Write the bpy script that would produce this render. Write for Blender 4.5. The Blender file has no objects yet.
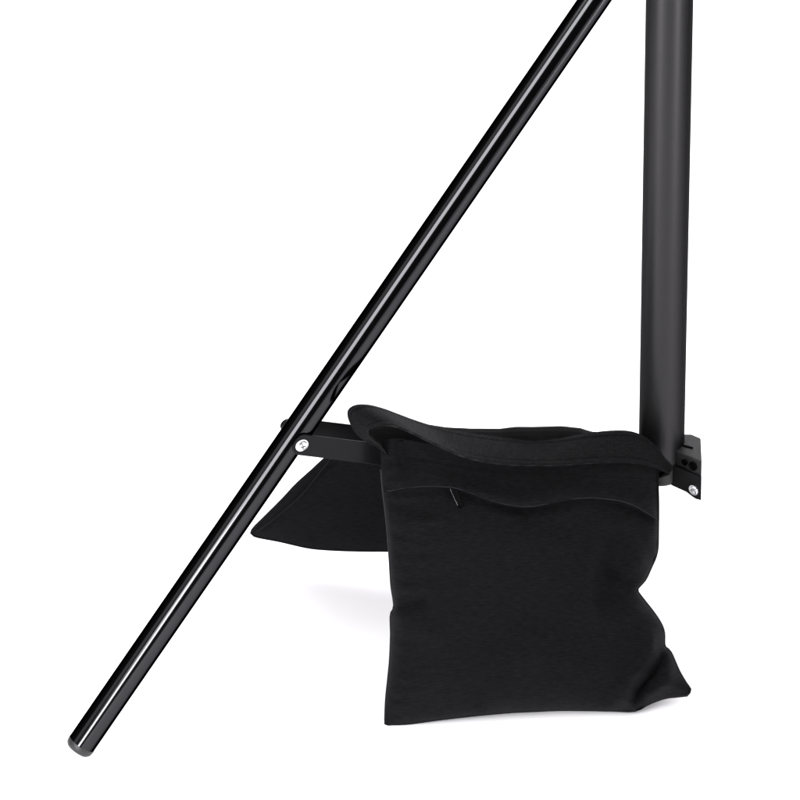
import bpy, bmesh, math
from mathutils import Vector, noise
PI = math.pi
scene = bpy.context.scene
col = scene.collection

# ------------------------------------------------------------------ camera
PITCH = math.radians(34.5)
R_ = Vector((1, 0, 0))
U_ = Vector((0, math.sin(PITCH), math.cos(PITCH)))
F_ = Vector((0, math.cos(PITCH), -math.sin(PITCH)))
C_ = Vector((0, -.1, .336))
CAM = C_ - F_ * 10
cd = bpy.data.cameras.new("camera")
cam = bpy.data.objects.new("camera", cd)
col.objects.link(cam)
cam.location = CAM
cam.rotation_euler = (PI / 2 - PITCH, 0, 0)
cd.sensor_width = 36
cd.lens = 450
cd.clip_end = 100
scene.camera = cam

# ------------------------------------------------------------------ world (dim studio)
w = bpy.data.worlds.new("World")
scene.world = w
w.use_nodes = True
bg = w.node_tree.nodes["Background"]
bg.inputs[0].default_value = (.95, .97, 1, 1)
bg.inputs[1].default_value = .10

# ------------------------------------------------------------------ studio lamps
def area(name, loc, target, sx, sy, power, color=(1, 1, 1)):
    l = bpy.data.lights.new(name, 'AREA')
    l.shape = 'RECTANGLE'; l.size = sx; l.size_y = sy
    l.energy = power; l.color = color
    o = bpy.data.objects.new(name, l)
    col.objects.link(o)
    o.location = loc
    d = Vector(target) - Vector(loc)
    o.rotation_euler = d.to_track_quat('-Z', 'Y').to_euler()
    return o
area('overhead_softbox', (0, .35, 2.9), (0, .35, 0), 4.6, 4.6, 238, (1, .985, 1))
area('low_strip_softbox', (-.80, -1.26, .29), (-.2, -.2, .25), .20, .50, 15)
area('tall_softbox', (-1.14, -1.72, 1.36), (-.1, -.15, .6), .84, 1.5, 62)
area('side_softbox', (-1.95, -.95, 1.25), (-.1, -.1, .5), .9, 1.5, 5)
area('high_side_fill', (-2.1, -.5, 2.3), (-.05, -.1, 0), 1.1, 1.1, 14)  # added fill lamp that lightens the floor shadow left of the bag
area('right_strip', (1.20, -1.15, .30), (.26, 0, .4), .18, .5, 15)

scene.view_settings.view_transform = 'Standard'
scene.view_settings.look = 'None'
scene.view_settings.exposure = 0
scene.view_settings.gamma = 1

# ------------------------------------------------------------------ geometry tools
def ray(px, py):
    return (F_ * 10000 + R_ * (px - 400) - U_ * (py - 400)).normalized()
def hit(px, py, q, n):
    d = ray(px, py)
    return CAM + d * ((Vector(q) - CAM).dot(n) / d.dot(n))
TH = math.radians(23)
H_ = Vector((math.cos(TH), math.sin(TH), 0))       # along the brace towards the column
N_ = Vector((math.sin(TH), -math.cos(TH), 0))      # across the brace, towards the viewer
COLX = Vector((.2655, 0, 0))
def on_brace(px, py, off=0):
    return hit(px, py, COLX + N_ * off, N_)
def on_floor(px, py, z=0):
    return hit(px, py, Vector((0, 0, z)), Vector((0, 0, 1)))
def depth(p):
    return (p - CAM).length
def at_depth(px, py, d):
    return CAM + ray(px, py) * d
def project(p):
    v = p - CAM; z = v.dot(F_)
    return 400 + 10000 * v.dot(R_) / z, 400 - 10000 * v.dot(U_) / z

def link(name, me, mat, parent=None, smooth=True):
    o = bpy.data.objects.new(name, me)
    col.objects.link(o)
    if mat: me.materials.append(mat)
    if parent: o.parent = parent
    if smooth:
        for f in me.polygons: f.use_smooth = True
    return o
def from_bm(name, bm, mat, parent=None, smooth=True, bevel=0):
    bmesh.ops.recalc_face_normals(bm, faces=bm.faces)
    me = bpy.data.meshes.new(name)
    bm.to_mesh(me); bm.free()
    o = link(name, me, mat, parent, smooth)
    if smooth: me.set_sharp_from_angle(angle=math.radians(38))
    if bevel:
        m = o.modifiers.new('bevel', 'BEVEL'); m.width = bevel; m.segments = 3
        m.limit_method = 'ANGLE'; m.angle_limit = math.radians(35)
        w_ = o.modifiers.new('wn', 'WEIGHTED_NORMAL')
    return o
def frame(axis):
    a = axis.normalized()
    s = a.cross(Vector((0, 0, 1)))
    if s.length < 1e-4: s = Vector((1, 0, 0))
    s.normalize()
    return a, s, a.cross(s)
def add_lathe(bm, p0, axis, prof, seg=64, cap=True):
    """prof: list of (distance along axis, radius)"""
    a, s, t = frame(axis)
    rings = []
    for d, r in prof:
        if r < 1e-7:
            rings.append([bm.verts.new(p0 + a * d)]); continue
        rings.append([bm.verts.new(p0 + a * d + (s * math.cos(2 * PI * k / seg) + t * math.sin(2 * PI * k / seg)) * r) for k in range(seg)])
    for A, B in zip(rings, rings[1:]):
        for k in range(seg):
            k2 = (k + 1) % seg
            if len(A) == 1 and len(B) == 1: continue
            if len(A) == 1: bm.faces.new((A[0], B[k], B[k2]))
            elif len(B) == 1: bm.faces.new((A[k], A[k2], B[0]))
            else: bm.faces.new((A[k], A[k2], B[k2], B[k]))
    if cap:
        if len(rings[0]) > 1: bm.faces.new(rings[0][::-1])
        if len(rings[-1]) > 1: bm.faces.new(rings[-1])
def add_prism(bm, pts, ex):
    """polygon pts (3D) extruded by vector ex"""
    A = [bm.verts.new(p) for p in pts]; B = [bm.verts.new(p + ex) for p in pts]
    bm.faces.new(A[::-1]); bm.faces.new(B)
    for i in range(len(A)):
        j = (i + 1) % len(A)
        bm.faces.new((A[i], A[j], B[j], B[i]))
def spline(pts, t):
    """Catmull-Rom through pts (tuples), t in 0..1 by chord length"""
    P = [Vector(p) for p in pts]
    L = [0]
    for a, b in zip(P, P[1:]): L.append(L[-1] + max((b - a).length, 1e-9))
    s = t * L[-1]
    i = 0
    while i < len(P) - 2 and s > L[i + 1]: i += 1
    u = (s - L[i]) / (L[i + 1] - L[i])
    a, b = P[i], P[i + 1]
    p0 = P[i - 1] if i > 0 else a * 2 - b
    p3 = P[i + 2] if i + 2 < len(P) else b * 2 - a
    return .5 * ((2 * a) + (b - p0) * u + (2 * p0 - 5 * a + 4 * b - p3) * u * u + (3 * a - p0 - 3 * b + p3) * u ** 3)
def lin(pts, x):
    if x <= pts[0][0]: return pts[0][1]
    for (x0, y0), (x1, y1) in zip(pts, pts[1:]):
        if x <= x1:
            return y0 + (y1 - y0) * (x - x0) / (x1 - x0)
    return pts[-1][1]
def smooth(a, b, x):
    t = max(0, min(1, (x - a) / (b - a))); return t * t * (3 - 2 * t)
def segdist(px, py, a, b):
    ax, ay = a; bx, by = b
    dx, dy = bx - ax, by - ay
    t = max(0, min(1, ((px - ax) * dx + (py - ay) * dy) / (dx * dx + dy * dy)))
    return math.hypot(px - ax - t * dx, py - ay - t * dy), t

# ------------------------------------------------------------------ materials
def mat(name):
    m = bpy.data.materials.new(name); m.use_nodes = True
    nt = m.node_tree
    return m, nt, nt.nodes['Principled BSDF']
def paint(name, colr, rough, spec=.5, bump=0, scale=900, coat=0):
    m, nt, b = mat(name)
    b.inputs['Base Color'].default_value = (*colr, 1)
    b.inputs['Roughness'].default_value = rough
    b.inputs['Specular IOR Level'].default_value = spec
    if coat:
        b.inputs['Coat Weight'].default_value = coat
        b.inputs['Coat Roughness'].default_value = .04
    tc = nt.nodes.new('ShaderNodeTexCoord')
    no = nt.nodes.new('ShaderNodeTexNoise')
    no.inputs['Scale'].default_value = scale; no.inputs['Detail'].default_value = 3
    nt.links.new(tc.outputs['Object'], no.inputs['Vector'])
    mr = nt.nodes.new('ShaderNodeMapRange')
    mr.inputs['To Min'].default_value = rough * .85; mr.inputs['To Max'].default_value = rough * 1.15
    nt.links.new(no.outputs['Fac'], mr.inputs['Value'])
    nt.links.new(mr.outputs['Result'], b.inputs['Roughness'])
    if bump:
        bu = nt.nodes.new('ShaderNodeBump')
        bu.inputs['Strength'].default_value = bump; bu.inputs['Distance'].default_value = .0004
        nt.links.new(no.outputs['Fac'], bu.inputs['Height'])
        nt.links.new(bu.outputs['Normal'], b.inputs['Normal'])
    return m
def cloth(name, colr, rib_u, rib_v, bump, rough=.85, var=.25, diag=False, spec=.05):
    """woven cloth: threads follow the UV map (1 unit = 1 mm)"""
    m, nt, b = mat(name)
    N = nt.nodes; L = nt.links
    tc = N.new('ShaderNodeTexCoord')
    def wave(direction, scale, rot=0):
        mp = N.new('ShaderNodeMapping'); mp.inputs['Rotation'].default_value = (0, 0, rot)
        L.new(tc.outputs['UV'], mp.inputs['Vector'])
        wv = N.new('ShaderNodeTexWave'); wv.bands_direction = direction
        wv.inputs['Scale'].default_value = scale
        wv.inputs['Distortion'].default_value = 1.2
        wv.inputs['Detail'].default_value = 1.5
        wv.inputs['Detail Scale'].default_value = 1.0
        L.new(mp.outputs['Vector'], wv.inputs['Vector'])
        return wv
    rot = math.radians(35) if diag else 0
    wu = wave('X', rib_u, rot); wv_ = wave('Y', rib_v, rot)
    mul = N.new('ShaderNodeMath'); mul.operation = 'ADD'
    L.new(wu.outputs['Fac'], mul.inputs[0]); L.new(wv_.outputs['Fac'], mul.inputs[1])
    # slubs: noise stretched along the weft
    mp2 = N.new('ShaderNodeMapping'); mp2.inputs['Scale'].default_value = (.09, .55, .5)
    L.new(tc.outputs['UV'], mp2.inputs['Vector'])
    sl = N.new('ShaderNodeTexNoise'); sl.inputs['Scale'].default_value = 1.3; sl.inputs['Detail'].default_value = 5
    sl.inputs['Roughness'].default_value = .7
    L.new(mp2.outputs['Vector'], sl.inputs['Vector'])
    big = N.new('ShaderNodeTexNoise'); big.inputs['Scale'].default_value = .03; big.inputs['Detail'].default_value = 3
    L.new(tc.outputs['UV'], big.inputs['Vector'])
    mx = N.new('ShaderNodeMath'); mx.operation = 'MULTIPLY_ADD'
    L.new(sl.outputs['Fac'], mx.inputs[0]); mx.inputs[1].default_value = 1.6; L.new(mul.outputs[0], mx.inputs[2])
    bu = N.new('ShaderNodeBump'); bu.inputs['Strength'].default_value = bump; bu.inputs['Distance'].default_value = .0006
    L.new(mx.outputs[0], bu.inputs['Height']); L.new(bu.outputs['Normal'], b.inputs['Normal'])
    # thread colour: slightly lighter tops and slubs, dust and wear
    ad = N.new('ShaderNodeMath'); ad.operation = 'MULTIPLY_ADD'
    L.new(sl.outputs['Fac'], ad.inputs[0]); ad.inputs[1].default_value = 1.5; ad.inputs[2].default_value = .25
    mr = N.new('ShaderNodeMapRange'); mr.inputs['From Min'].default_value = .6; mr.inputs['From Max'].default_value = 1.4
    mr.inputs['To Min'].default_value = 1 - var; mr.inputs['To Max'].default_value = 1 + var
    L.new(ad.outputs[0], mr.inputs['Value'])
    vm = N.new('ShaderNodeVectorMath'); vm.operation = 'SCALE'
    vm.inputs[0].default_value = colr
    L.new(mr.outputs['Result'], vm.inputs['Scale'])
    L.new(vm.outputs['Vector'], b.inputs['Base Color'])
    b.inputs['Roughness'].default_value = rough
    b.inputs['Specular IOR Level'].default_value = spec
    return m

M_gloss = paint('glossy_black_paint', (.006, .006, .007), .11, .5, 0)
M_satin = paint('satin_black_column', (.0285, .0278, .0292), .40, .4, 0)
for m_, c_ in ((M_gloss, (.030, .030, .032)),):
    b_ = m_.node_tree.nodes['Principled BSDF']
    b_.inputs['Metallic'].default_value = 1        # black chrome-like lacquer: dark at glancing angles
    b_.inputs['Base Color'].default_value = (*c_, 1)
    b_.inputs['Specular Tint'].default_value = (.05, .05, .05, 1)
M_satin.node_tree.nodes['Principled BSDF'].inputs['Metallic'].default_value = .88
M_satin.node_tree.nodes['Principled BSDF'].inputs['Specular Tint'].default_value = (0, 0, 0, 1)
M_strip = paint('black_painted_steel', (.004, .004, .0045), .38, .08, .15, 1500)
M_plastic = paint('grained_black_plastic', (.0055, .0054, .0054), .40, .28, .9, 1400)
M_cap = paint('black_rubber', (.008, .0075, .008), .5, .4, .3, 1200)
M_zinc = paint('zinc_plated_steel', (.75, .75, .77), .3, .5, .2, 400)
M_zinc.node_tree.nodes['Principled BSDF'].inputs['Metallic'].default_value = 1
M_dark = paint('black_parts_recess_shade', (.002, .002, .002), .6, .05)  # near-black of bolt, screws and zip; on the slot it paints shade
_b = M_dark.node_tree.nodes['Principled BSDF']
_b.inputs['Metallic'].default_value = 1; _b.inputs['Base Color'].default_value = (.004, .004, .004, 1)
_b.inputs['Specular Tint'].default_value = (0, 0, 0, 1)
M_pull = paint('gunmetal_pull', (.05, .05, .053), .25, .6)
M_pull.node_tree.nodes['Principled BSDF'].inputs['Metallic'].default_value = 1
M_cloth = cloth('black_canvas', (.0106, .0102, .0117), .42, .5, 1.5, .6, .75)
M_cloth_shade = cloth('black_canvas_painted_shade', (.0066, .0063, .0073), .42, .5, 1.0, .75, .6, False, .012)  # darker copy of the canvas: the rear pouch's shade put into the colour
M_web = cloth('black_webbing', (.0096, .0093, .0104), .17, .22, 2.4, .65, .7, True, .05)
M_thread = paint('black_stitching', (.011, .0105, .0115), .7, .15)

m, nt, b = mat('white_sweep_paper')
tc = nt.nodes.new('ShaderNodeTexCoord'); no = nt.nodes.new('ShaderNodeTexNoise')
no.inputs['Scale'].default_value = 30; no.inputs['Detail'].default_value = 4
nt.links.new(tc.outputs['Object'], no.inputs['Vector'])
vr = nt.nodes.new('ShaderNodeMapRange'); vr.inputs['To Min'].default_value = .985; vr.inputs['To Max'].default_value = 1.0
nt.links.new(no.outputs['Fac'], vr.inputs['Value'])
vm = nt.nodes.new('ShaderNodeVectorMath'); vm.operation = 'SCALE'; vm.inputs[0].default_value = (.88, .87, .89)
nt.links.new(vr.outputs['Result'], vm.inputs['Scale']); nt.links.new(vm.outputs['Vector'], b.inputs['Base Color'])
b.inputs['Roughness'].default_value = .9; b.inputs['Specular IOR Level'].default_value = .1
M_floor = m

# ------------------------------------------------------------------ setting: white paper floor sweeping up into a backdrop
def sheet(name, prof, x0, x1, nx=8):
    bm = bmesh.new(); rows = []
    for y, z in prof:
        rows.append([bm.verts.new((x0 + (x1 - x0) * i / nx, y, z)) for i in range(nx + 1)])
    for A, B in zip(rows, rows[1:]):
        for i in range(nx): bm.faces.new((A[i], A[i + 1], B[i + 1], B[i]))
    for f in bm.faces: f.normal_update()
    me = bpy.data.meshes.new(name); bm.to_mesh(me); bm.free()
    o = link(name, me, M_floor); o['kind'] = 'structure'
    return o
sheet('floor', [(-2.4, 0), (-1, 0), (0, 0), (1, 0), (1.7, 0)], -2.4, 2.4)
sheet('backdrop', [(1.7, 0)] + [(1.7 + .8 * math.sin(a), .8 - .8 * math.cos(a)) for a in [PI / 2 * k / 16 for k in range(1, 17)]] + [(2.5, 2.6)], -2.4, 2.4)

# ------------------------------------------------------------------ LIGHT STAND
stand = bpy.data.objects.new('light_stand', None); col.objects.link(stand)
stand.location = (COLX.x, 0, 0)
stand['label'] = 'black metal light stand, a thick satin column beside a long glossy slanted leg'
stand['category'] = 'light stand'
bpy.context.view_layer.update()
def own(o, root=stand):
    """keep world placement while the parent sits at its own base"""
    for v in o.data.vertices: v.co = v.co - root.location
    return o
TOP = .92
# column
zc = .2062
bm = bmesh.new()
add_lathe(bm, Vector((COLX.x, 0, zc)), Vector((0, 0, 1)), [(-.0, .0225), (.0, .0232), (TOP - zc, .0236)], 96)
own(from_bm('column', bm, M_satin, stand))
# leg: a round tube from the foot to the column
foot = on_brace(80, 746); up = on_brace(594.5, 0)
ax = (up - foot).normalized()
LR = .0144
topk = (COLX.x - .02 - foot.x) / ax.x
bm = bmesh.new()
add_lathe(bm, foot, ax, [(.0035, LR), (topk, LR)], 96)
leg = own(from_bm('leg', bm, M_gloss, stand))
bm = bmesh.new()
add_lathe(bm, foot, ax, [(-.0055, 0), (-.0055, LR * .62), (-.0046, LR * .84), (-.0022, LR * .97), (0, LR * 1.0), (.0030, LR * 1.015), (.0036, LR * 1.0)], 96, cap=False)
own(from_bm('foot_cap', bm, M_cap, leg))

# braces: two flat strips that clasp the leg and run down to the collar
bc = on_brace(295, 436)                       # bolt axis on the leg
cc = Vector((COLX.x, 0, zc)) - H_ * .043; 
cend = on_brace(632, 477)
bd = (cend - bc).normalized()
bw = Vector((0, 0, 1)); bw = (bw - bd * bw.dot(bd)).normalized()
def strip_bm(off, thick, wid=.0118):
    bm = bmesh.new()
    pts = []
    L = (cend - bc).length
    o = bc + N_ * off
    for k in range(9):                        # rounded, slightly clipped end round the bolt
        a = PI / 2 + PI * k / 8
        pts.append(o + bd * (math.cos(a) * wid * .72) + bw * (math.sin(a) * wid))
    for k in range(9):
        a = -PI / 2 + PI * k / 8
        pts.append(o + bd * (L + math.cos(a) * wid) + bw * (math.sin(a) * wid))
    add_prism(bm, pts, N_ * thick)
    return bm
for side, off in ((1, LR + .0008), (-1, -LR - .0024)):
    br = own(from_bm('brace', strip_bm(off, .0016 if side < 0 else .0022), M_strip, stand, False, .0005))
    # rolled lip along the edge of each strip
    # bolt / nut
    bm = bmesh.new()
    if side > 0:
        p = bc + N_ * (off + .0022)
        add_lathe(bm, p, N_, [(0, .0068), (.0008, .0068), (.0009, .0058), (.0022, .0056), (.0033, .0042), (.0036, 0)], 40, cap=False)
        bolt = own(from_bm('bolt', bm, M_zinc, br))
        a, s, t = frame(N_)
        bm = bmesh.new()
        for q in (s, t):
            r = t if q is s else s
            c = p + N_ * .0034
            pts = [c + q * .0028 + r * .0005, c - q * .0028 + r * .0005, c - q * .0028 - r * .0005, c + q * .0028 - r * .0005]
            add_prism(bm, pts, N_ * .00035 * (1 if q is s else 1.1))
        own(from_bm('bolt_slot', bm, M_pull, br, False))
    else:
        p = bc + N_ * off
        add_lathe(bm, p, -N_, [(0, .0075), (.001, .0075), (.0048, .007), (.0068, .0052), (.0074, 0)], 40, cap=False)
        own(from_bm('bolt', bm, M_dark, br))

# collar at the foot of the column with an ear for each brace
bm = bmesh.new()
add_lathe(bm, Vector((COLX.x - .001, 0, .1745)), Vector((0, 0, 1)), [(0, .016), (.0004, .0205), (.003, .0229), (.006, .0232), (.0312, .0232), (.0315, .0225)], 64)
collar = own(from_bm('collar', bm, M_plastic, stand))
E_ = Vector((math.cos(math.radians(-37)), math.sin(math.radians(-37)), 0))   # towards the next leg
G_ = Vector((E_.y, -E_.x, 0))                                               # the ear's side facing the viewer
if G_.y > 0: G_ = -G_
def loc(e, g, z): return Vector((COLX.x, 0, 0)) + E_ * e + G_ * g + Vector((0, 0, z))
Z = Vector((0, 0, 1))
def trim(bm):      # cuts the ear off flat where the stand is cropped
    bmesh.ops.bisect_plane(bm, geom=bm.verts[:] + bm.edges[:] + bm.faces[:], plane_co=(.3053, 0, 0), plane_no=(1, 0, 0), clear_outer=True)
    bmesh.ops.holes_fill(bm, edges=[e for e in bm.edges if e.is_boundary])
bm = bmesh.new()
plan = [(.008, .0065), (.070, .0065), (.070, -.027), (.018, -.027), (.011, -.022)]
add_prism(bm, [loc(e, g, .1985) for e, g in plan], Z * .0195)
trim(bm)
ear = own(from_bm('ear_housing', bm, M_plastic, collar, False, .0012))
bm = bmesh.new()     # slot beside the column: raised strip with its shade put into the colour
add_prism(bm, [loc(.0215, -.006, .2178), loc(.0335, -.0085, .2178), loc(.0345, -.0055, .2178), loc(.0225, -.003, .2178)], Z * .0006)
own(from_bm('slot', bm, M_dark, ear, False))
for e, r in ((.0340, .0034), (.0445, .0048)):
    bm = bmesh.new()
    add_lathe(bm, loc(e, .0064, .2085), G_, [(0, r), (.0018, r), (.0020, r * .8), (.0008, r * .72), (.0006, 0)], 32, cap=False)
    own(from_bm('screw', bm, M_dark, ear))
# steel cheek brackets under the housing, chamfered end
for g0, g1 in ((.0070, .0090), (-.0260, -.0240)):
    bm = bmesh.new()
    prof = [(.004, .2003), (.070, .2003), (.070, .1735), (.0565, .1722), (.050, .1712), (.0455, .1722), (.038, .1748), (.021, .1752), (.004, .178)]
    add_prism(bm, [loc(e, g0, z) for e, z in prof], G_ * (g1 - g0))
    trim(bm)
    ch = own(from_bm('bracket_cheek', bm, M_strip, collar, False, .0004))
    if g0 > 0:
        bm = bmesh.new()
        p = loc(.0477, g1, .1812)
        add_lathe(bm, p, G_, [(0, .0058), (.001, .0058), (.0011, .005), (.0022, .0044), (.0026, .0016), (.0018, 0)], 40, cap=False)
        own(from_bm('bolt', bm, M_zinc, ch))
# ear towards the modelled leg (mostly behind the bag)
bm = bmesh.new()
pl = [(.012, -.0135), (.046, -.0135), (.046, .0135), (.012, .0135)]
add_prism(bm, [Vector((COLX.x, 0, .1755)) - H_ * e + N_ * g for e, g in pl], Z * .030)
own(from_bm('ear_housing', bm, M_plastic, collar, False, .0014))

# ------------------------------------------------------------------ SANDBAG
bag = bpy.data.objects.new('saddle_sandbag', None); col.objects.link(bag)
bag.location = (.06, -.08, 0)
bag['label'] = 'black canvas saddle sandbag with webbing handle straddling the brace of the stand'
bag['category'] = 'sandbag'
bpy.context.view_layer.update()
def ownb(o): return own(o, bag)

# front pouch: outline read as four sides (mm in the pouch's own facing plane)
FL = [(380, 441), (380.5, 455), (381.5, 470), (383, 490), (385.5, 510), (387.5, 530), (389, 550), (390, 565), (391.3, 585), (394.2, 606), (390.8, 615), (391, 635), (390, 660), (388, 680), (386, 700), (385, 723.5)]
FB = [(385, 723.5), (390, 725.5), (410, 723.5), (435, 720), (460, 717), (484, 714.5), (510, 712.2), (535, 711), (560, 710), (590, 710.2), (612, 710.6), (635, 710.8), (648.5, 704), (665, 698), (678, 696.5), (687, 695.5)]
FR = [(657, 455), (657.5, 485), (658, 500), (658, 530), (657, 552), (650.4, 569), (645, 580), (637.3, 589), (639, 593.5), (643, 599), (654, 613), (661, 624), (664, 633), (664.6, 646), (670.5, 652), (679, 671), (686, 683), (690.5, 690), (687, 695.5)]
FT = [(380, 441), (395, 440), (430, 446), (480, 455), (540, 458), (600, 456), (657, 455)]
def fdepth_factory(c00, c10, c01, c11, boxx, boxy):
    d = [depth(c) for c in (c00, c10, c01, c11)]
    def f(px, py):
        s = (px - boxx[0]) / (boxx[1] - boxx[0]); t = (py - boxy[0]) / (boxy[1] - boxy[0])
        return (d[0] * (1 - s) + d[1] * s) * (1 - t) + (d[2] * (1 - s) + d[3] * s) * t
    return f
fd = fdepth_factory(on_brace(385, 450, .036), on_brace(660, 450, .040), on_floor(385, 722, .005), on_floor(660, 708, .005), (385, 660), (450, 718))
def polyd(px, py, poly):
    return min(segdist(px, py, a, b)[0] for a, b in zip(poly, poly[1:]))
def g_(d, r):
    t = max(0, min(1, d / r)); return math.sqrt(max(0, 1 - (1 - t) ** 2.4))
FOLDS = [  # (a, b, width px, height mm) creases and rolls of the filled canvas
    ((618, 542), (606, 596), 15, -5), ((590, 560), (586, 600), 12, 2.5), ((622, 525), (640, 560), 10, 3.0), ((640, 588), (607, 572), 9, -4.5),
    ((596, 548), (592, 610), 14, 2.6), ((645, 606), (615, 622), 12, 2.5),
    ((650, 640), (634, 668), 12, 3.5), ((676, 672), (655, 698), 9, 3.2), ((622, 690), (620, 712), 9, 2.0),
    ((395, 606), (420, 600), 6, -3.0), ((398, 590), (430, 588), 7, 1.2), ((398, 625), (440, 634), 9, 1.4),
    ((392, 505), (430, 512), 5, -1.3), ((392, 522), (445, 520), 5, 1.0), ((394, 536), (425, 540), 4, -.9), ((393, 556), (440, 552), 6, -1.1),
    ((484, 715), (478, 690), 7, -2.0), ((500, 712), (530, 640), 20, 1.6), ((430, 700), (520, 620), 26, -1.2),
    ((470, 520), (560, 560), 30, 1.6), ((430, 560), (470, 640), 30, -1.3), ((560, 620), (610, 690), 22, -1.5),
    ((520, 512), (560, 530), 9, -1.2), ((600, 505), (640, 525), 9, -1.4),
]
YBL = [(384.5, 491), (403, 488.3), (432, 486.3), (447.5, 487), (465, 491), (490, 500), (520, 506.3), (545, 504), (570, 499.2), (595, 498), (620, 501), (640, 509), (658.8, 521)]
def fr_h(px, py):
    dl = polyd(px, py, FL); dr = polyd(px, py, FR); db = polyd(px, py, FB)
    h = .031 * g_(dl, 62) * g_(dr, 66) * g_(db, 75)
    h *= .35 + .65 * smooth(445, 560, py)
    edge = smooth(0, 14, min(dl, dr, db))
    k = 0
    for a, b, wd, am in FOLDS:
        q, t = segdist(px, py, a, b)
        if q < wd * 3: k += am * .0015 * math.exp(-(q / wd) ** 2)
    # hollow under the hem where the band stands off the zip
    yb = lin(YBL, px)
    gp = .35 + math.exp(-((px - 515) / 45) ** 2) + .8 * math.exp(-((px - 635) / 30) ** 2)
    k -= .0042 * gp * math.exp(-((py - yb - 3.5) / 4.5) ** 2) * smooth(388, 396, px) * (1 - smooth(650, 656, px)) if py > yb - 8 else 0
    # the deep crease that pinches off the lower right corner
    CR = [(668, 643), (659, 660), (650, 675), (638, 688), (634, 700), (633.5, 716)]
    q, sd = 1e9, 1
    for i_, (a, b) in enumerate(zip(CR, CR[1:])):
        d_, t_ = segdist(px, py, a, b)
        if d_ < q:
            q = d_; sd = 1 if (b[0] - a[0]) * (py - a[1]) - (b[1] - a[1]) * (px - a[0]) > 0 else -1
            pos = (i_ + t_) / (len(CR) - 1)
    if q < 40:
        amp = .0115 * math.sin(PI * min(1, max(0, .12 + pos * .8))) 
        if sd > 0: k += amp * (.75 * math.exp(-((q - 11) / 9) ** 2) - math.exp(-(q / 3.2) ** 2) * .8)   # body side rolls over
        else: k += amp * (.45 * math.exp(-((q - 14) / 9) ** 2) - math.exp(-(q / 7) ** 2) * .9)
    v = Vector((px * .012, py * .017, 3.1))
    k += .0032 * noise.noise(v) + .0009 * noise.noise(v * 3.1) + .00035 * noise.noise(Vector((px * .06, py * .17, 1)))
    # puckers drawn in by the side and bottom seams
    pk = .0012 * math.exp(-dl / 12) * math.sin(py * .42 + 2 * noise.noise(Vector((py * .04, 0, 0))))
    pk += .001 * math.exp(-db / 11) * math.sin(px * .30 + 2 * noise.noise(Vector((px * .04, 5, 0))))
    return h + (k + pk) * edge
nfront = (-F_ + Vector((-.10, -.05, 0))).normalized()
def fr_pt(px, py, extra=0):
    return at_depth(px, py, fd(px, py)) + (-F_) * (fr_h(px, py) + extra)

def coons(Lc, Rc, Tc, Bc, n, m):
    rows = []
    c00, c10, c01, c11 = Vector(Tc[0]), Vector(Tc[-1]), Vector(Bc[0]), Vector(Bc[-1])
    tT = [spline(Tc, i / n) for i in range(n + 1)]; tB = [spline(Bc, i / n) for i in range(n + 1)]
    tL = [spline(Lc, j / m) for j in range(m + 1)]; tR = [spline(Rc, j / m) for j in range(m + 1)]
    for j in range(m + 1):
        t = j / m; row = []
        for i in range(n + 1):
            s = i / n
            p = tT[i] * (1 - t) + tB[i] * t + tL[j] * (1 - s) + tR[j] * s
            p -= c00 * ((1 - s) * (1 - t)) + c10 * (s * (1 - t)) + c01 * ((1 - s) * t) + c11 * (s * t)
            row.append(p)
        rows.append(row)
    return rows
def add_uv(me, uvs):
    lay = me.uv_layers.new(name='UVMap')
    for l in me.loops: lay.data[l.index].uv = uvs[l.vertex_index]
def grid_obj(name, rows3, uvrows, mt, parent, thick=0, owner=ownb, subsurf=0, offset=1):
    me = bpy.data.meshes.new(name)
    nr, nc = len(rows3), len(rows3[0])
    vs = [tuple(p) for r in rows3 for p in r]
    fs = [(j * nc + i, j * nc + i + 1, (j + 1) * nc + i + 1, (j + 1) * nc + i) for j in range(nr - 1) for i in range(nc - 1)]
    me.from_pydata(vs, [], fs)
    add_uv(me, [tuple(u)[:2] for r in uvrows for u in r])
    o = link(name, me, mt, parent)
    owner(o)
    if thick:
        s = o.modifiers.new('thickness', 'SOLIDIFY'); s.thickness = thick; s.offset = offset
        b_ = o.modifiers.new('round', 'BEVEL'); b_.width = thick * .35; b_.segments = 2; b_.limit_method = 'ANGLE'; b_.angle_limit = math.radians(50)
    if subsurf:
        s = o.modifiers.new('ss', 'SUBSURF'); s.levels = subsurf; s.render_levels = subsurf
    return o
def closed_pouch(name, rows, front, back, mt, parent):
    """two faces sewn together round the outline"""
    nr, nc = len(rows), len(rows[0])
    idx = {}; vs = []; uv = []
    for j in range(nr):
        for i in range(nc):
            p = rows[j][i]
            idx[0, j, i] = len(vs); vs.append(tuple(front(p.x, p.y))); uv.append((p.x, -p.y))
    for j in range(nr):
        for i in range(nc):
            if i in (0, nc - 1) or j in (0, nr - 1): idx[1, j, i] = idx[0, j, i]; continue
            p = rows[j][i]
            idx[1, j, i] = len(vs); vs.append(tuple(back(p.x, p.y))); uv.append((p.x, -p.y))
    fs = []
    for j in range(nr - 1):
        for i in range(nc - 1):
            fs.append((idx[0, j, i], idx[0, j + 1, i], idx[0, j + 1, i + 1], idx[0, j, i + 1]))
            fs.append((idx[1, j, i], idx[1, j, i + 1], idx[1, j + 1, i + 1], idx[1, j + 1, i]))
    me = bpy.data.meshes.new(name); me.from_pydata(vs, [], fs); add_uv(me, uv)
    return ownb(link(name, me, mt, parent))
rows = coons(FL, FR, FT, FB, 180, 180)
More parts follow.
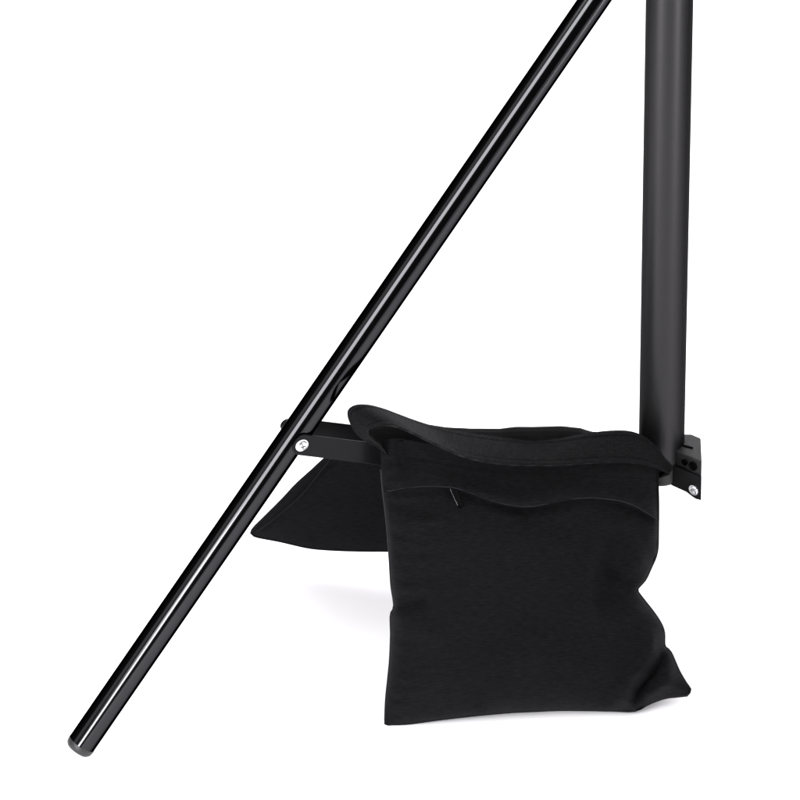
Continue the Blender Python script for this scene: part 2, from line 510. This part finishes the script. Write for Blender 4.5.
def fr_back(px, py):
    dl = polyd(px, py, FL); dr = polyd(px, py, FR); db = polyd(px, py, FB)
    h = .024 * g_(dl, 60) * g_(dr, 60) * g_(db, 55) * smooth(470, 600, py)
    return at_depth(px, py, fd(px, py)) + F_ * h
fp = closed_pouch('front_pouch', rows, fr_pt, fr_back, M_cloth, bag)
# sewn lip running round sides and bottom
def tube_along(name, pts, r, mt, parent, seg=10):
    bm = bmesh.new(); rings = []
    for i, p in enumerate(pts):
        a = (pts[min(i + 1, len(pts) - 1)] - pts[max(i - 1, 0)]).normalized()
        s = a.cross(F_).normalized(); t = a.cross(s)
        rings.append([bm.verts.new(p + (s * math.cos(2 * PI * k / seg) + t * math.sin(2 * PI * k / seg)) * r) for k in range(seg)])
    for A, B in zip(rings, rings[1:]):
        for k in range(seg): bm.faces.new((A[k], A[(k + 1) % seg], B[(k + 1) % seg], B[k]))
    bm.faces.new(rings[0]); bm.faces.new(rings[-1][::-1])
    return ownb(from_bm(name, bm, mt, parent))
side = [spline(FL, .1 + .9 * k / 60) for k in range(61)] + [spline(FB, k / 50) for k in range(1, 51)] + [spline(FR, 1 - k / 70) for k in range(1, 64)]
tube_along('seam', [at_depth(p.x, p.y, fd(p.x, p.y)) for p in side], .0012, M_cloth, fp)

# yoke: the sewn band that covers the zip
YT = [(381, 441), (400, 439), (430, 444), (480, 452), (540, 455), (600, 454), (658.5, 456)]
YB = [(384.5, 491), (392, 490.5), (403, 488.3), (415, 487), (432, 486.3), (447.5, 487), (457, 488.5), (465, 491), (478, 495.5), (490, 500), (505, 504), (520, 506.3), (533, 506), (545, 504), (558, 501), (570, 499.2), (583, 498), (595, 498), (608, 499.2), (620, 501), (631, 504.5), (640, 509), (650, 515), (658.8, 521)]
YL = [(381, 441), (381.5, 460), (382.5, 475), (384.5, 491)]
YR = [(658.5, 456), (658.7, 480), (659, 500), (658.8, 521)]
yr = coons(YL, YR, YT, YB, 110, 26)
r3 = []
for j, row in enumerate(yr):
    out = []
    t = j / 26
    for i, p in enumerate(row):
        e = min(i, 110 - i)
        lift = .0016 * smooth(0, 4, e) + .0004
        gape = .0100 * smooth(.55, 1, t) * (math.exp(-((p.x - 520) / 45) ** 2) + .75 * math.exp(-((p.x - 640) / 26) ** 2) + .5 * math.exp(-((p.x - 462) / 14) ** 2))
        cr = .0042 * math.exp(-((p.x - 402 - (p.y - 450) * .1) / 5) ** 2) * (1 - smooth(462, 480, p.y)) * -1
        st = -.0007 * math.exp(-((p.y - lin([(385, 452), (470, 468), (520, 473), (650, 477)], p.x)) / 1.6) ** 2)
        wv = .0009 * noise.noise(Vector((p.x * .05, p.y * .09, 9))) + .0006 * noise.noise(Vector((p.x * .15, p.y * .05, 4)))
        wv += .0018 * math.exp(-segdist(p.x, p.y, (470, 470), (560, 488))[0] ** 2 / 120) - .0014 * math.exp(-segdist(p.x, p.y, (560, 474), (640, 496))[0] ** 2 / 90)
        out.append(fr_pt(p.x, p.y, lift + gape + cr + st + wv))
    r3.append(out)
yoke = grid_obj('yoke', r3, [[(p.x, -p.y) for p in row] for row in yr], M_cloth, fp, .0012, offset=0)
# stitching line just above the hem
hem = [spline(YB, .02 + .96 * k / 120) for k in range(121)]
# zip under the yoke and its pull
zt = [spline(YB, k / 60) for k in range(61)]
zr = [[fr_pt(p.x, p.y + dy, .0012) for p in zt] for dy in (-4, -2, 0.2)]
zp = grid_obj('zipper', zr, [[(p.x, -p.y - dy) for p in zt] for dy in (-4, -2, 0.2)], M_dark, fp, .0006)
def P_(px, py, e): return fr_pt(px, py, e)
bar = [P_(450.0, 488.5, .0080), P_(452.6, 494.5, .0076), P_(455.2, 500.2, .0070), P_(457.6, 505.2, .0062)]
zpull = tube_along('zipper_pull', [P_(456.0, 488.0, .007), P_(458.3, 494.5, .0066), P_(460.8, 500.5, .006), P_(462.6, 505, .0055), P_(461, 507.2, .0055), P_(458, 506.4, .006)], .0013, M_dark, zp, 12)
tube_along('pull_glint_bar', bar, .00062, M_pull, zp, 12)  # lighter metal on the left bar: its glint put into the colour
bm = bmesh.new()
q = [P_(451.0, 488.5, .0062), P_(455.0, 497.5, .0058), P_(458.8, 506.0, .0048), P_(462.2, 505, .0048), P_(459.8, 496.5, .0056), P_(457.0, 488.5, .0062)]
add_prism(bm, q, -F_ * .001)
ownb(from_bm('pull_tab', bm, M_dark, zp, False))
# doubled hem with its row of stitches
def hem_line(dy, lift, a, b, n=160):
    out = []
    for k in range(n + 1):
        t = a + (b - a) * k / n
        p = spline(YB, t)
        g = .0100 * (math.exp(-((p.x - 520) / 45) ** 2) + .75 * math.exp(-((p.x - 640) / 26) ** 2) + .5 * math.exp(-((p.x - 462) / 14) ** 2))
        out.append(P_(p.x, p.y + dy, lift + g * smooth(.55, 1, 1 + dy / 45)))
    return out
tube_along('hem', hem_line(-.3, .0022,   .01, .99), .0006, M_cloth, yoke, 8)
# rear pouch
RL = [(374, 430), (356, 438), (338, 448), (324, 459), (312, 470), (296, 484.5), (282, 499.5), (266, 515.5), (253.5, 528), (251, 533)]
RB = [(251, 533), (256, 536.6), (280, 541.3), (308, 547.6), (330, 549.7), (360, 550.8), (390, 551), (440, 552), (500, 553), (560, 552)]
RR = [(610, 436), (612, 460), (600, 500), (580, 530), (560, 552)]
RT = [(374, 430), (420, 430), (480, 431), (540, 430), (580, 431), (610, 436)]
rd = fdepth_factory(on_brace(374, 432, -.034), on_brace(610, 436, -.034), on_floor(251, 533, .05), on_floor(560, 552, .045), (374, 610), (432, 540))
d_bl = depth(on_floor(251, 533, .05)); d_tl = depth(on_brace(374, 432, -.034)); d_br = depth(on_floor(560, 552, .045)); d_tr = depth(on_brace(610, 436, -.034))
def rdepth(px, py):
    t = max(0, min(1.1, (py - 432) / (lin([(251, 533), (390, 551), (560, 552)], px) - 432)))
    xl = 374 + (251 - 374) * t; xr = 610 + (560 - 610) * t
    s = (px - xl) / (xr - xl)
    return (d_tl * (1 - s) + d_tr * s) * (1 - t) + (d_bl * (1 - s) + d_br * s) * t
RFOLDS = [((270, 528), (330, 505), 9, 2.2), ((300, 535), (345, 520), 8, -1.8), ((306, 490), (345, 530), 12, 1.6), ((330, 470), (385, 505), 16, -1.5), ((350, 540), (352, 520), 8, 1.4), ((290, 515), (322, 541), 7, -1.5)]
def re_h(px, py):
    dl = polyd(px, py, RL); dr = polyd(px, py, RR); db = polyd(px, py, RB)
    # gusset: the left side folds round at a seam ~9 px in from the outline
    h = .028 * g_(dl, 46) * g_(dr, 60) * g_(db, 60) * (.35 + .65 * smooth(432, 480, py))
    k = -.0042 * math.exp(-((dl - 9) / 1.8) ** 2)
    for a, b, wd, am in RFOLDS:
        q, t = segdist(px, py, a, b)
        if q < wd * 3: k += am * .001 * math.exp(-(q / wd) ** 2)
    k += .002 * noise.noise(Vector((px * .015, py * .02, 7.7))) + .0008 * noise.noise(Vector((px * .05, py * .06, 2)))
    return h + k * smooth(0, 8, min(dl, dr, db))
rr = coons(RL, RR, RT, RB, 110, 80)
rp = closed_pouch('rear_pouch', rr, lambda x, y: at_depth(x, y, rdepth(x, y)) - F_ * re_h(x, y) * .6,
                  lambda x, y: at_depth(x, y, rdepth(x, y)) + F_ * re_h(x, y) * .9, M_cloth_shade, bag)
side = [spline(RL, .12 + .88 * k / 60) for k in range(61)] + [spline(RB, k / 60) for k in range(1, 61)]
tube_along('seam', [at_depth(p.x, p.y, rdepth(p.x, p.y)) for p in side], .0011, M_cloth_shade, rp)

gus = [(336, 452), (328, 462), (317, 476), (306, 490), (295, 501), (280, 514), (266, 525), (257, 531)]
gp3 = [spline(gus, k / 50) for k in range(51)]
tube_along('gusset_piping', [at_depth(p.x, p.y, rdepth(p.x, p.y)) - F_ * (re_h(p.x, p.y) * .6 + .0004) for p in gp3], .0011, M_cloth_shade, rp)

# saddle: canvas that passes over the brace and joins the pouches
prof_ = [(0, 474, 470, 463, 463, .037, 0), (1, 452, 452, 447, 448, .034, 0), (2, 437, 438, 436, 440, .022, 0), (3, 431, 428, 427, 434, .004, 0), (4, 431, 428, 427, 434, -.018, .012), (5, 431, 428, 427, 434, -.034, .045), (6, 431, 428, 427, 434, -.044, .09)]
SR = []; SU = []
NX = 90
RX = [(366, 432), (374, 425), (395, 422), (430, 426), (470, 429.5), (500, 429.8), (515, 428), (540, 427), (562, 427), (580, 428.3), (592, 432.5), (610, 434), (645, 440)]
for j in range(25):
    tt = j / 24 * 6; a = int(min(5, tt)); u = tt - a; u = u * u * (3 - 2 * u) * .3 + u * .7
    row = []; ur = []
    for i in range(NX + 1):
        px = 374 + (655 - 374) * i / NX
        ridge = lin(RX, px)
        def key(k):
            o = prof_[k][5]; drop = prof_[k][6]
            if k >= 4: px_ = px + 30 * (1 - i / NX)
            elif k <= 1: px_ = px + 12 * (1 - i / NX)
            else: px_ = px
            py = {0: 474, 1: 453, 2: 439}.get(k, ridge)
            if k < 3: py = min(py, 999); py = max(py, ridge + (3 - k) * 6)
            p = on_brace(px_, py, o)
            return p - Vector((0, 0, drop))
        ks = [key(max(0, a - 1)), key(a), key(a + 1), key(min(6, a + 2))]
        p = .5 * ((2 * ks[1]) + (ks[2] - ks[0]) * u + (2 * ks[0] - 5 * ks[1] + 4 * ks[2] - ks[3]) * u * u + (3 * ks[1] - ks[0] - 3 * ks[2] + ks[3]) * u ** 3)
        p += Vector((0, 0, 1)) * .0015 * noise.noise(Vector((px * .03, j * .3, 2)))
        row.append(p); ur.append((px, j * 8))
    SR.append(row); SU.append(ur)
grid_obj('saddle', SR, SU, M_cloth, bag, .0015, offset=0)

# carrying handle: one length of webbing, edges A (upper) and B (lower)
HB = [  # ax, ay, bx, by, offset of A, offset of B
    (384, 449, 392, 462, .036, .038),
    (368, 442, 382, 446, .042, .046), (357, 433, 373, 438, .044, .056), (350, 421, 369, 432, .044, .064),
    (348.5, 411, 372, 428, .042, .070), (355, 406, 384, 425.5, .040, .073), (367, 405.5, 397, 427, .037, .074),
    (382, 409, 410, 432, .033, .074), (397, 414.5, 425, 439.5, .028, .073), (413, 420.5, 441, 447, .024, .072),
    (432, 426.5, 460, 455.5, .022, .070), (457, 432, 482, 461.5, .022, .068), (490, 437, 510, 465, .022, .066),
    (525, 440.5, 535, 465.7, .022, .065), (555, 439.5, 560, 465.5, .022, .064), (585, 434.5, 585, 463.8, .023, .063),
    (610, 431.5, 610, 462.7, .025, .062), (630, 432, 630, 463, .028, .062), (645, 438, 645, 465, .032, .061),
    (656, 447.5, 657, 468.5, .038, .060), (664, 458, 666, 473, .044, .058), (671.5, 467, 668, 474.5, .047, .055),
    (667, 472, 655, 478, .046, .046), (650, 468, 642, 476, .042, .042)]
CS = [on_brace(a, b, c) for a, b, _, _, c, _ in HB]
CE = [on_brace(a, b, c) for _, _, a, b, _, c in HB]
NS = 190
HR = []; HU = []
A_ = [spline([tuple(p) for p in CS], 0) for _ in [0]]
def param_spline(P, x):
    i = min(int(x), len(P) - 2); u = x - i
    a, b = P[i], P[i + 1]
    p0 = P[i - 1] if i > 0 else a * 2 - b
    p3 = P[i + 2] if i + 2 < len(P) else b * 2 - a
    return .5 * ((2 * a) + (b - p0) * u + (2 * p0 - 5 * a + 4 * b - p3) * u * u + (3 * a - p0 - 3 * b + p3) * u ** 3)
arc = 0; prev = None
cols = []
for i in range(NS + 1):
    x = i / NS * (len(HB) - 1)
    a = param_spline(CS, x); b = param_spline(CE, x)
    mid = (a + b) / 2
    if prev is not None: arc += (mid - prev).length * 1000
    prev = mid
    cols.append((a, b, arc))
for k in range(41):
    t = k / 40
    row = []; ur = []
    for i, (a, b, s) in enumerate(cols):
        p = a.lerp(b, t)
        # the web bows outward a little; edges are thinner woven selvedge
        p -= F_ * (.0022 * math.sin(PI * t) * smooth(0, 25, i) * smooth(NS, NS - 25, i))
        p -= F_ * .0008 * (math.exp(-((t - .07) / .05) ** 2) + math.exp(-((t - .93) / .05) ** 2) - math.exp(-((t - .16) / .035) ** 2) - math.exp(-((t - .84) / .035) ** 2))
        p -= F_ * (.0008 * noise.noise(Vector((s * .03, t * 2, 5))))
        row.append(p); ur.append((s, t * 28))
    HR.append(row); HU.append(ur)
hd = grid_obj('handle', HR, HU, M_web, bag, .0024, offset=0)
